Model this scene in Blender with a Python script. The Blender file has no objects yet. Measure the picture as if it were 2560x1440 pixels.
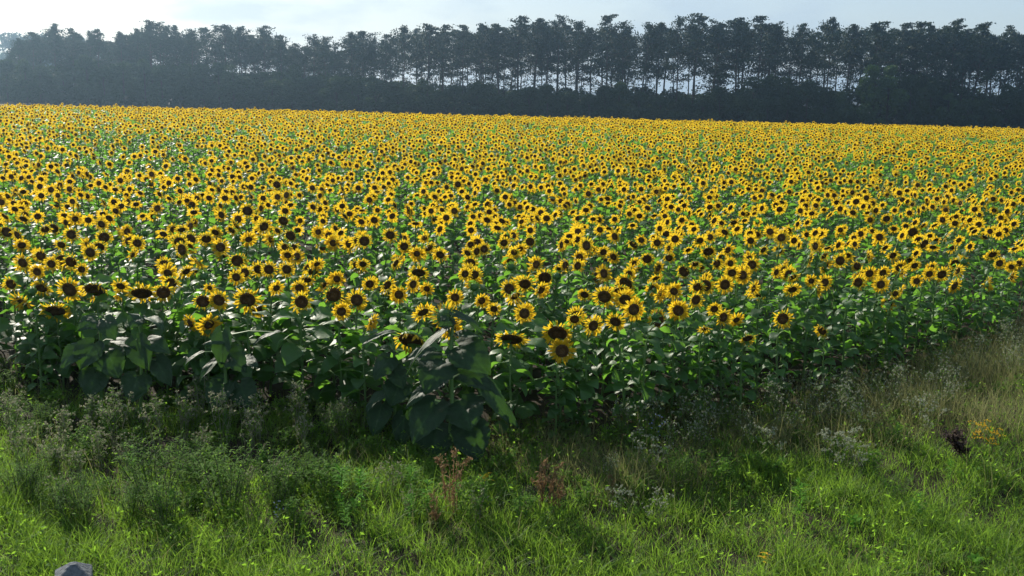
import bpy, math, random
import numpy as np
from mathutils import Matrix, Vector, Euler
R = math.radians
SC = bpy.context.scene
COL = SC.collection

# ------------------------------------------------------------------ camera, sky, sun, exposure
FPX = 2600.0                       # focal length in photograph pixels (2560 wide)
PITCH, ROLL, HC = R(11.06), R(1.2), 3.15
cd = bpy.data.cameras.new('camera'); cam = bpy.data.objects.new('camera', cd); COL.objects.link(cam)
cd.sensor_width = 36; cd.lens = 36 * FPX / 2560; cd.clip_end = 6000; cd.clip_start = .05
CM = Matrix.Translation((0, 0, HC)) @ Matrix.Rotation(R(90) - PITCH, 4, 'X') @ Matrix.Rotation(ROLL, 4, 'Z')
cam.matrix_world = CM
SC.camera = cam
SUN_AZ, SUN_EL = R(-33), R(29)     # azimuth measured from +Y towards +X
sl = bpy.data.lights.new('sun', 'SUN'); sl.energy = 5.0; sl.angle = R(.5); sl.color = (1, .93, .80)
so = bpy.data.objects.new('sun', sl); COL.objects.link(so)
sdir = Vector((math.sin(SUN_AZ) * math.cos(SUN_EL), math.cos(SUN_AZ) * math.cos(SUN_EL), math.sin(SUN_EL)))
so.rotation_euler = sdir.to_track_quat('Z', 'Y').to_euler()
W = bpy.data.worlds.new('World'); SC.world = W; W.use_nodes = True
nt = W.node_tree; N = nt.nodes; Lk = nt.links
bg = N['Background']; bg.inputs[1].default_value = .080
sky = N.new('ShaderNodeTexSky'); sky.sky_type = 'NISHITA'; sky.sun_disc = False
sky.sun_elevation = SUN_EL; sky.sun_rotation = SUN_AZ; sky.air_density = 1.0; sky.dust_density = 1.0; sky.ozone_density = 3.0
tc = N.new('ShaderNodeTexCoord'); mp = N.new('ShaderNodeMapping'); mp.inputs['Scale'].default_value = (1, 1, 3.2)
mp.inputs['Location'].default_value = (.35, .1, .0)
Lk.new(tc.outputs['Generated'], mp.inputs[0])
nz = N.new('ShaderNodeTexNoise'); nz.inputs['Scale'].default_value = 4.2; nz.inputs['Detail'].default_value = 9; nz.inputs['Roughness'].default_value = .52
Lk.new(mp.outputs[0], nz.inputs[0])
cr = N.new('ShaderNodeValToRGB'); cr.color_ramp.elements[0].position = .47; cr.color_ramp.elements[1].position = .58
Lk.new(nz.outputs[0], cr.inputs[0])
mulc = N.new('ShaderNodeMath'); mulc.operation = 'MULTIPLY_ADD'; mulc.inputs[1].default_value = .24; mulc.inputs[2].default_value = .58
Lk.new(cr.outputs[0], mulc.inputs[0])
mxc = N.new('ShaderNodeMixRGB'); Lk.new(mulc.outputs[0], mxc.inputs[0]); Lk.new(sky.outputs[0], mxc.inputs[1])
mxc.inputs[2].default_value = (3.9, 4.9, 5.9, 1)
Lk.new(mxc.outputs[0], bg.inputs[0])
vs = SC.view_settings; vs.view_transform = 'Standard'; vs.look = 'None'; vs.gamma = 1; vs.exposure = 0.78
SC.render.engine = 'CYCLES'
cy = SC.cycles; cy.max_bounces = 6; cy.diffuse_bounces = 2; cy.glossy_bounces = 1; cy.transmission_bounces = 3
cy.transparent_max_bounces = 8; cy.volume_bounces = 0; cy.use_denoising = True; cy.use_adaptive_sampling = True; cy.adaptive_threshold = .02

# ------------------------------------------------------------------ ground shape and pixel maths
def ground(x, y):
    x = np.asarray(x, float); y = np.asarray(y, float)
    xc = np.clip(x, -160, 160)
    z = -.014 * xc + .0065 * (np.clip(y, -20, 60) - 9)
    t = np.maximum(y - (42 + .35 * np.clip(xc, -40, 40)), 0)
    c = .0006
    d1 = c * np.minimum(t, 45) ** 2
    d2 = 2.4 * (1 - np.exp(-np.maximum(t - 45, 0) * .054 / 2.4))
    z = z - d1 - d2
    z = z + .24 * np.clip((x - 1.8) / 3.0, 0, 1) * np.exp(-((y - front(x) + 1.6) / 1.3) ** 2)
    z = z + .02 * np.sin(x * 1.7 + y * .6) * np.exp(-np.maximum(y - 10, 0) / 20.) + .015 * np.sin(x * .8 - y * 2.3) * np.exp(-np.maximum(y - 10, 0) / 20.)
    return z
def g(x, y): return float(ground(x, y))
CMI = CM.inverted()
C3 = np.array(CM.to_3x3()); 
def ray(px, py):
    v = np.array([(px - 1280) / FPX, -(py - 720) / FPX, -1.0]); return C3 @ v
def at_y(px, py, y):                     # point of the pixel's ray at distance y
    r = ray(px, py); k = y / r[1]; return np.array([r[0] * k, y, HC + r[2] * k])
def on_plane(px, py, h):                 # point of the pixel's ray at height h over the ground
    lo, hi = 3.0, 70.0
    for _ in range(50):
        m = (lo + hi) / 2; p = at_y(px, py, m)
        if p[2] > g(p[0], p[1]) + h: lo = m
        else: hi = m
    return at_y(px, py, lo)
def to_px(P):
    P = np.atleast_2d(P); q = (P - np.array([0, 0, HC])) @ C3
    d = -q[:, 2]; d = np.where(np.abs(d) < 1e-6, 1e-6, d)
    return 1280 + FPX * q[:, 0] / d, 720 - FPX * q[:, 1] / d, d
_bp = [(-700, 11.5), (-300, 10.4), (0, 9.8), (240, 9.4), (600, 9.0), (1100, 8.6), (1500, 8.8), (2000, 9.5), (2400, 11), (2560, 12.3), (2900, 15), (3400, 20)]
_bx = [(p - 1280) / FPX * d for p, d in _bp]; _bd = [d for p, d in _bp]
def front(x): return np.interp(x, _bx, _bd)

# ------------------------------------------------------------------ materials
def mat(name, c1, c2, rough=.5, spec=.4, trans=0., tcol=None, nscale=0, bump=0, c3=None, coat=0):
    m = bpy.data.materials.new(name); m.use_nodes = True; t = m.node_tree; n = t.nodes; l = t.links
    p = n['Principled BSDF']; p.inputs['Roughness'].default_value = rough; p.inputs['Specular IOR Level'].default_value = spec
    a = n.new('ShaderNodeAttribute'); a.attribute_name = 'rnd'
    r = n.new('ShaderNodeValToRGB'); r.color_ramp.elements[0].color = (*c1, 1); r.color_ramp.elements[1].color = (*c2, 1)
    if c3: e = r.color_ramp.elements.new(.93); e.color = (*c2, 1); r.color_ramp.elements[-1].color = (*c3, 1)
    col = r.outputs[0]
    if nscale:
        z = n.new('ShaderNodeTexNoise'); z.inputs['Scale'].default_value = nscale; z.inputs['Detail'].default_value = 6
        tcn = n.new('ShaderNodeTexCoord'); l.new(tcn.outputs['Object'], z.inputs['Vector'])
        ad = n.new('ShaderNodeMath'); ad.operation = 'ADD'; l.new(a.outputs['Fac'], ad.inputs[0])
        sb = n.new('ShaderNodeMath'); sb.operation = 'MULTIPLY_ADD'; sb.inputs[1].default_value = 1.1; sb.inputs[2].default_value = -.55
        l.new(z.outputs[0], sb.inputs[0]); l.new(sb.outputs[0], ad.inputs[1]); l.new(ad.outputs[0], r.inputs[0])
        if bump:
            b = n.new('ShaderNodeBump'); b.inputs['Strength'].default_value = bump; b.inputs['Distance'].default_value = .02
            l.new(z.outputs[0], b.inputs['Height']); l.new(b.outputs[0], p.inputs['Normal'])
    else:
        l.new(a.outputs['Fac'], r.inputs[0])
    l.new(col, p.inputs['Base Color'])
    if trans:
        tr = n.new('ShaderNodeBsdfTranslucent')
        if tcol:
            mm = n.new('ShaderNodeMixRGB'); mm.inputs[0].default_value = .8; mm.inputs[2].default_value = (*tcol, 1); l.new(col, mm.inputs[1]); l.new(mm.outputs[0], tr.inputs[0])
        else: l.new(col, tr.inputs[0])
        mx = n.new('ShaderNodeMixShader'); mx.inputs[0].default_value = trans
        l.new(p.outputs[0], mx.inputs[1]); l.new(tr.outputs[0], mx.inputs[2]); l.new(mx.outputs[0], n['Material Output'].inputs[0])
    return m
M = {}
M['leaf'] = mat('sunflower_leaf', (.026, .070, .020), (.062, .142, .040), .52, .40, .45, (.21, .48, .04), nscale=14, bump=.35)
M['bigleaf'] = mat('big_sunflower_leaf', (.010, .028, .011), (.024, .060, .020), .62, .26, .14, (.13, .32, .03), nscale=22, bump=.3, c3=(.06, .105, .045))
M['stem'] = mat('sunflower_stem', (.11, .20, .06), (.17, .27, .09), .55, .3, .2, (.2, .4, .06))
M['sepal'] = mat('sunflower_sepal', (.04, .11, .025), (.08, .18, .04), .5, .4, .3, (.2, .4, .05))
M['petal'] = mat('sunflower_petal', (.53, .32, .012), (.67, .455, .022), .55, .2, .56, (.69, .48, .022), c3=(.62, .24, .02))
M['disc'] = mat('sunflower_seed_disc', (.045, .024, .010), (.12, .068, .024), .85, .15, nscale=60, bump=.9)
M['trunk'] = mat('pine_bark', (.035, .030, .026), (.065, .048, .036), .9, .1)
M['needle'] = mat('pine_needles', (.016, .032, .016), (.035, .060, .024), .7, .15, .15)
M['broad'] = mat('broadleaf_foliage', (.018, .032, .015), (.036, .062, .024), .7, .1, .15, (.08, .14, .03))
M['broadlit'] = mat('sunlit_broadleaf_foliage', (.03, .06, .02), (.06, .11, .035), .7, .15, .28, (.10, .19, .04))  # lit copy of the broadleaf foliage, sunlight put into its brighter green
M['soil'] = mat('soil', (.016, .014, .010), (.045, .035, .024), .95, .1, nscale=5, bump=1.0)
M['grass'] = mat('green_grass', (.018, .055, .010), (.10, .20, .026), .55, .2, .45, (.29, .50, .045), c3=(.22, .24, .06))
M['dry'] = mat('dry_grass', (.07, .085, .03), (.21, .20, .095), .65, .15, .38, (.30, .31, .12), c3=(.08, .15, .03))
M['herb'] = mat('weed_leaves', (.042, .105, .017), (.11, .215, .030), .7, .06, .5, (.31, .56, .045))
M['bright'] = mat('bright_weed_leaves', (.06, .17, .02), (.12, .28, .035), .7, .08, .5, (.28, .58, .05))
M['stalk'] = mat('weed_stalks', (.07, .10, .04), (.15, .15, .08), .6, .3, .2)
M['fluff'] = mat('seed_fluff', (.16, .17, .10), (.36, .35, .24), .8, .2, .45)
M['white'] = mat('white_petals', (.19, .22, .15), (.37, .39, .28), .7, .2, .4)
M['rust'] = mat('rusty_seed_heads', (.17, .105, .05), (.30, .185, .085), .8, .2, .3)
M['brown'] = mat('dead_brown_leaves', (.018, .012, .009), (.06, .038, .025), .8, .2, .15)
M['yellow'] = mat('yellow_flowers', (.62, .38, .02), (.75, .50, .03), .6, .2, .5)
M['blue'] = mat('blue_flowers', (.20, .24, .42), (.30, .34, .52), .6, .2, .4)
M['stone'] = mat('concrete', (.035, .042, .050), (.20, .215, .235), .9, .2, nscale=45, bump=.9)

# ------------------------------------------------------------------ mesh helpers (all quads, numpy)
class G:
    def __init__(s): s.V, s.Q, s.r, s.m, s.n = [], [], [], [], 0
    def add(s, V, Q, r=.5, m=0):
        V = np.asarray(V, float).reshape(-1, 3); Q = np.asarray(Q, int).reshape(-1, 4)
        s.V.append(V); s.Q.append(Q + s.n); s.r.append(np.broadcast_to(np.asarray(r, float), (len(V),)).copy())
        s.m.append(np.full(len(Q), m, int)); s.n += len(V); return s
    def arr(s):
        if not s.V: return np.zeros((0, 3)), np.zeros((0, 4), int), np.zeros(0), np.zeros(0, int)
        return np.concatenate(s.V), np.concatenate(s.Q), np.concatenate(s.r), np.concatenate(s.m)
    def join(s, A, m=None):
        V, Q, r, mm = A; s.V.append(V); s.Q.append(Q + s.n); s.r.append(r); s.m.append(mm if m is None else np.full(len(Q), m, int)); s.n += len(V); return s
    def mesh(s, name, mats, smooth=True):
        V, Q, r, mi = s.arr(); me = bpy.data.meshes.new(name)
        me.vertices.add(len(V)); me.vertices.foreach_set('co', V.astype(np.float32).ravel())
        me.loops.add(Q.size); me.loops.foreach_set('vertex_index', Q.astype(np.int32).ravel())
        me.polygons.add(len(Q)); me.polygons.foreach_set('loop_start', (np.arange(len(Q)) * 4).astype(np.int32))
        try: me.polygons.foreach_set('loop_total', np.full(len(Q), 4, np.int32))
        except Exception: pass
        me.polygons.foreach_set('material_index', mi.astype(np.int32))
        me.polygons.foreach_set('use_smooth', np.full(len(Q), smooth, bool))
        a = me.attributes.new('rnd', 'FLOAT', 'POINT'); a.data.foreach_set('value', r.astype(np.float32))
        for m_ in mats: me.materials.append(M[m_])
        me.update(calc_edges=True); me.validate(); return me
def obj(name, me, parent=None):
    o = bpy.data.objects.new(name, me); COL.objects.link(o)
    if parent: o.parent = parent
    return o
def tag(o, label=None, cat=None, group=None, kind=None):
    if label: o['label'] = label
    if cat: o['category'] = cat
    if group: o['group'] = group
    if kind: o['kind'] = kind
    return o
def empty(name, loc, rz=0, sc=1):
    o = bpy.data.objects.new(name, None); COL.objects.link(o); o.location = loc; o.rotation_euler = (0, 0, rz); o.scale = (sc,) * 3
    o.empty_display_size = .2; return o
def grid(nu, nv):
    i, j = np.meshgrid(np.arange(nu), np.arange(nv), indexing='ij'); a = i * (nv + 1) + j
    return np.stack([a, a + nv + 1, a + nv + 2, a + 1], -1).reshape(-1, 4)
def unit(v): v = np.asarray(v, float); return v / (np.linalg.norm(v) + 1e-12)
def tube(path, rad, k=5):
    P = np.asarray(path, float); n = len(P); rad = np.broadcast_to(rad, (n,)); T = np.gradient(P, axis=0)
    T /= np.linalg.norm(T, axis=1)[:, None] + 1e-12
    A = np.where(np.abs(T[:, 2:3]) > .9, [[1, 0, 0]], [[0, 0, 1]]); X = np.cross(T, A); X /= np.linalg.norm(X, axis=1)[:, None]; Y = np.cross(T, X)
    th = np.arange(k + 1) % k * 2 * np.pi / k
    V = P[:, None] + rad[:, None, None] * (np.cos(th)[None, :, None] * X[:, None] + np.sin(th)[None, :, None] * Y[:, None])
    return V.reshape(-1, 3), grid(n - 1, k)
def leafgeo(rg, L, Wd, nu, nv, p0, droop, fold=.15, rip=.05, heart=True):
    u = np.linspace(0, 1, nu + 1); v = np.linspace(-1, 1, nv + 1)
    if heart: pr = np.interp(u, [0, .06, .2, .35, .5, .7, .88, 1], [.2, .72, .98, 1, .9, .6, .27, .01])
    else: pr = np.interp(u, [0, .25, .5, .8, 1], [.25, .8, 1, .55, .02])
    th = p0 - droop * u ** 1.2
    dx = L / nu; cx = np.concatenate([[0], np.cumsum(np.cos((th[1:] + th[:-1]) / 2) * dx)]); cz = np.concatenate([[0], np.cumsum(np.sin((th[1:] + th[:-1]) / 2) * dx)])
    ph = rg.uniform(0, 6.28); av = np.abs(v)[None]; uu = u[:, None]
    nn = fold * av * Wd / 2 * pr[:, None] + rip * Wd * np.sin(uu * 10 + ph + 2.0 * np.sign(v)[None]) * av ** 1.5 * pr[:, None]
    bk = -.2 * L * av ** 2 * (1 - uu) ** 3 if heart else 0 * av * uu
    T = np.stack([np.cos(th), 0 * th, np.sin(th)], -1)[:, None]; Nn = np.stack([-np.sin(th), 0 * th, np.cos(th)], -1)[:, None]
    C = np.stack([cx, 0 * cx, cz], -1)[:, None]; yy = v[None] * Wd / 2 * pr[:, None]
    V = C + T * bk[..., None] + Nn * nn[..., None] + np.array([0, 1, 0]) * yy[..., None]
    return V.reshape(-1, 3), grid(nu, nv)
def rz(a): c, s = math.cos(a), math.sin(a); return np.array([[c, -s, 0], [s, c, 0], [0, 0, 1]])
def rx(a): c, s = math.cos(a), math.sin(a); return np.array([[1, 0, 0], [0, c, -s], [0, s, c]])

# ------------------------------------------------------------------ sunflower templates
LOD = {3: (9, 6, 6), 2: (5, 4, 5), 1: (3, 2, 3)}       # leaf rows, leaf columns, tube sides
def plant_t(rg, H, L, nl, lod, neck=True, wide=1.0, bare=.1):
    """stem and foliage; the neck bends to -Y, where the flower faces"""
    nu, nv, k = LOD[lod]
    n = {3: 12, 2: 8, 1: 4}[lod]; t = np.linspace(0, 1, n); lean = rg.normal(0, .04, 2)
    P = np.stack([lean[0] * t ** 2 * H + .012 * np.sin(t * 7), lean[1] * t ** 2 * H, t * H], -1)
    if neck:
        b = np.clip((t - .86) / .14, 0, 1); P[:, 1] -= .07 * b ** 1.5; P[:, 2] -= .02 * b ** 2
    S = G(); S.add(*tube(P, np.interp(t, [0, 1], [.014, .008]), k), r=rg.uniform(0, 1))
    F = G(); az = rg.uniform(0, 6.28)
    for i in range(nl):
        f = bare + (.93 - bare) * (i + rg.uniform(0, .6)) / nl; az += 2.4 + rg.normal(0, .25)
        base = np.array([np.interp(f, t, P[:, j]) for j in range(3)])
        big = np.interp(f, [0, .25, .6, .85, 1], [.75, 1, 1.0, .72, .38]) * rg.uniform(.8, 1.15)
        pl = L * big * rg.uniform(.45, .75) * wide; up = rg.uniform(.25, .8)
        Rz = rz(az); d = Rz @ np.array([math.cos(up), 0, math.sin(up)])
        tip = base + d * pl + np.array([0, 0, -.1 * pl])
        mid = base + d * pl * .55 + np.array([0, 0, .06 * pl])
        S.add(*tube([base, mid, tip], [.005, .004, .003], 3), r=rg.uniform(.2, 1))
        V, Q = leafgeo(rg, L * big, L * big * rg.uniform(.72, .92), nu, nv, rg.uniform(-.35, .45), rg.uniform(.6, 1.7), rg.uniform(-.1, .35), .05)
        ro = rg.normal(0, .35); c, s = math.cos(ro), math.sin(ro)
        V = V @ np.array([[1, 0, 0], [0, c, s], [0, -s, c]])
        F.add(V @ Rz.T + tip, Q, r=np.clip(rg.uniform(.05, .95) + 0 * V[:, 0], 0, 1))
    return S, F, P[-1]
def head_t(rg, rd, lp, lod, npet=None, ragged=.25, curl=0.):
    """flower head looking along +Z: green back, seed disc, ray petals"""
    B, D, P = G(), G(), G(); tone = rg.uniform(-.15, .22)
    k = {3: 28, 2: 16, 1: 8}[lod]
    th = np.arange(k + 1) * 2 * np.pi / k
    def rev(prof):
        pr = np.array(prof); V = np.stack([pr[:, 0:1] * np.cos(th), pr[:, 0:1] * np.sin(th), pr[:, 1:2] + 0 * th], -1); return V.reshape(-1, 3), grid(len(pr) - 1, k)
    dp = [(rd * .002, rd * .06), (rd * .3, rd * .05), (rd * .55, rd * .14), (rd * .85, rd * .12), (rd * 1.0, -rd * .02)] if lod > 1 else [(rd * .01, rd * .08), (rd * .6, rd * .12), (rd, -.01 * rd)]
    V, Q = rev(dp); rr = np.hypot(V[:, 0], V[:, 1]) / rd
    D.add(V, Q, r=np.clip(np.interp(rr, [0, .35, .5, .8, 1], [.75, .7, .15, .30, .65]) + rg.normal(0, .08, len(V)), 0, 1))
    bp = [(rd * .99, -.004), (rd * .9, -rd * .3), (rd * .45, -rd * .5), (.012, -rd * .62)]
    V, Q = rev(bp); B.add(V, Q, r=.5)
    if lod > 1:
        ns = 22 if lod == 3 else 14
        for i in range(ns):
            a = i * 6.283 / ns + rg.normal(0, .1); V, Q = leafgeo(rg, rd * rg.uniform(.5, .8), rd * .26, 2, 2, rg.uniform(-.5, .5), rg.uniform(-.8, .8), .1, 0, False)
            B.add((V + [rd * .9, 0, -rd * .22]) @ rz(a).T, Q, r=rg.uniform(0, 1))
    npet = npet or {3: 54, 2: 34, 1: 20}[lod]
    for i in range(npet):
        lay = i % 2; a = i * 6.283 / npet + rg.normal(0, .06); L = lp * rg.uniform(1 - ragged, 1 + ragged * .6)
        w = {3: .30, 2: .34, 1: .62}[lod] * lp * rg.uniform(.75, 1.15)
        nu = {3: 5, 2: 3, 1: 1}[lod]
        if lod == 1:
            e = rg.uniform(-.1, .7); c, s = math.cos(e), math.sin(e)
            V = np.array([[0, -w * .45, 0], [L * c, -w * .18, L * s], [L * c, w * .18, L * s], [0, w * .45, 0]]); Q = np.array([[0, 1, 2, 3]])
        else:
            V, Q = leafgeo(rg, L, w, nu, 2, (rg.uniform(.05, .9) if lay else rg.uniform(-.35, .5)) + .5 * curl * rg.uniform(), rg.uniform(-.7, 1.1) - curl * rg.uniform(.2, 1), .25, .0, False)
        tw = rg.normal(0, .3); c, s = math.cos(tw), math.sin(tw); V = V @ np.array([[1, 0, 0], [0, c, s], [0, -s, c]])
        rb = rz(rg.normal(0, .14)); V = V @ rb.T
        P.add((V + [rd * .96, 0, -.004 + .005 * lay]) @ rz(a).T, Q, r=np.clip(rg.beta(2, 2) * .8 + tone + 0 * V[:, 0], 0, 1))
    return B, D, P
def bud_t(rg, rd, lod):
    B = G(); k = 12; th = np.arange(k + 1) * 2 * np.pi / k
    pr = np.array([(.002, rd * .55), (rd * .5, rd * .5), (rd * .95, .1 * rd), (rd * .9, -rd * .4), (.01, -rd * .8)])
    V = np.stack([pr[:, 0:1] * np.cos(th), pr[:, 0:1] * np.sin(th), pr[:, 1:2] + 0 * th], -1).reshape(-1, 3)
    B.add(V, grid(4, k), r=.1)
    for i in range(26):
        a = rg.uniform(0, 6.28); V, Q = leafgeo(rg, rd * rg.uniform(.8, 1.2), rd * .4, 3, 2, rg.uniform(.2, 1.3), rg.uniform(-1.2, .2), .1, 0, False)
        B.add((V + [rd * .85, 0, -rd * .2]) @ rz(a).T, Q, r=rg.uniform(0, .8))
    return B

rg = np.random.default_rng(11)
def mk_stem(S, nm='stem'): return S.mesh(nm, ['stem'])
PT = []      # mid detail plants (individuals)
for i in range(14):
    H = rg.uniform(1.05, 1.2); S, F, tip = plant_t(rg, H, rg.uniform(.13, .17), int(rg.integers(24, 30)), 2, bare=.2)
    PT.append((mk_stem(S), F.mesh('leaves', ['leaf']), tip))
PBIG = []    # wide plants with big dark leaves at the field's edge
for i in range(8):
    H = rg.uniform(1.05, 1.2); S, F, tip = plant_t(rg, H, rg.uniform(.19, .29), int(rg.integers(19, 25)), 3, wide=.9, bare=.12)
    PBIG.append((mk_stem(S), F.mesh('leaves', ['leaf']), tip))
PSM = []     # slim plants with small leaves at the right edge
for i in range(10):
    H = rg.uniform(1.05, 1.2); S, F, tip = plant_t(rg, H, rg.uniform(.12, .16), int(rg.integers(30, 38)), 3, bare=.04)
    PSM.append((mk_stem(S), F.mesh('leaves', ['leaf']), tip))
HT = {}
for rd in (.045, .06, .075, .1):
    HT[rd] = []
    for j in range(6):
        B, D, P = head_t(rg, rd, .074, 3, npet=[54, 46, 60, 38, 50, 34][j], ragged=[.2, .3, .25, .5, .2, .35][j], curl=[0, 0, .3, .8, -.6, 1.3][j])
        HT[rd].append((B.mesh('flower_head', ['sepal']), D.mesh('seed_disc', ['disc']), P.mesh('petals', ['petal'])))
BUD = [bud_t(rg, .045, 3).mesh('bud', ['sepal']) for _ in range(3)]

def sunflower(x, y, zhead, D, rdrat, yaw, nod, kind='mid', bud=False, roll=0.):
    """one plant standing at x, y with its flower centre near zhead"""
    T = {'mid': PT, 'big': PBIG, 'small': PSM}[kind]; st, le, tip = T[int(rg.integers(len(T)))]
    gz = g(x, y); s = max(.35, (zhead - gz) / tip[2])
    c, sn = math.cos(yaw), math.sin(yaw); off = np.array([c * tip[0] - sn * tip[1], sn * tip[0] + c * tip[1]]) * s
    root = empty('sunflower', (x - off[0], y - off[1], gz), yaw, 1)
    a = obj('stem', st, root); a.scale = (s,) * 3; b = obj('leaves', le, root); b.scale = (s,) * 3
    tp = Vector(tip) * s
    if bud:
        h = obj('flower_bud', BUD[int(rg.integers(len(BUD)))], root); h.location = tp; k = D / .09; h.scale = (k,) * 3
        h.rotation_euler = (R(90) + nod, 0, 0); return root
    tot = D / 2; want = tot * rdrat; rd = min(HT, key=lambda q: abs(q / (q + .068) - (rdrat - .05)))
    B, Dm, P = HT[rd][int(rg.integers(6))]; k = tot / (rd + .064)
    h = obj('flower_head', B, root)
    f = Vector((0, -math.cos(nod), -math.sin(nod))); h.location = tp + f * (rd * .5 * k)
    h.rotation_euler = (Matrix.Rotation(R(90) + nod, 3, 'X') @ Matrix.Rotation(roll, 3, 'Z')).to_euler(); h.scale = (k,) * 3
    obj('seed_disc', Dm, h); obj('petals', P, h)
    return root

# ------------------------------------------------------------------ the ground
def build_ground():
    def axis(bps):
        out = [bps[0][0]]
        for (a, st), (b, _) in zip(bps[:-1], bps[1:]): out += list(np.linspace(a, b, max(1, int(round((b - a) / st))) + 1)[1:])
        return np.array(out)
    xs = axis([(-1500, 250), (-250, 25), (-60, 4), (-12, .3), (12, 4), (60, 25), (250, 250), (1500, 1)])
    ys = axis([(-300, 60), (-5, .5), (4, .2), (16, 2), (130, 10), (330, 200), (1500, 1)])
    X, Y = np.meshgrid(xs, ys, indexing='ij'); Z = ground(X, Y)
    nb = (np.abs(X) < 12) & (Y > 4) & (Y < 14)
    Z = Z + nb * (.03 * np.sin(X * 5.1 + 1) * np.sin(Y * 4.3) + .02 * np.sin(X * 11 + Y * 7))
    o = obj('ground', G().add(np.stack([X, Y, Z], -1), grid(len(xs) - 1, len(ys) - 1)).mesh('ground', ['soil'])); tag(o, kind='structure')
build_ground()

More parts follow.
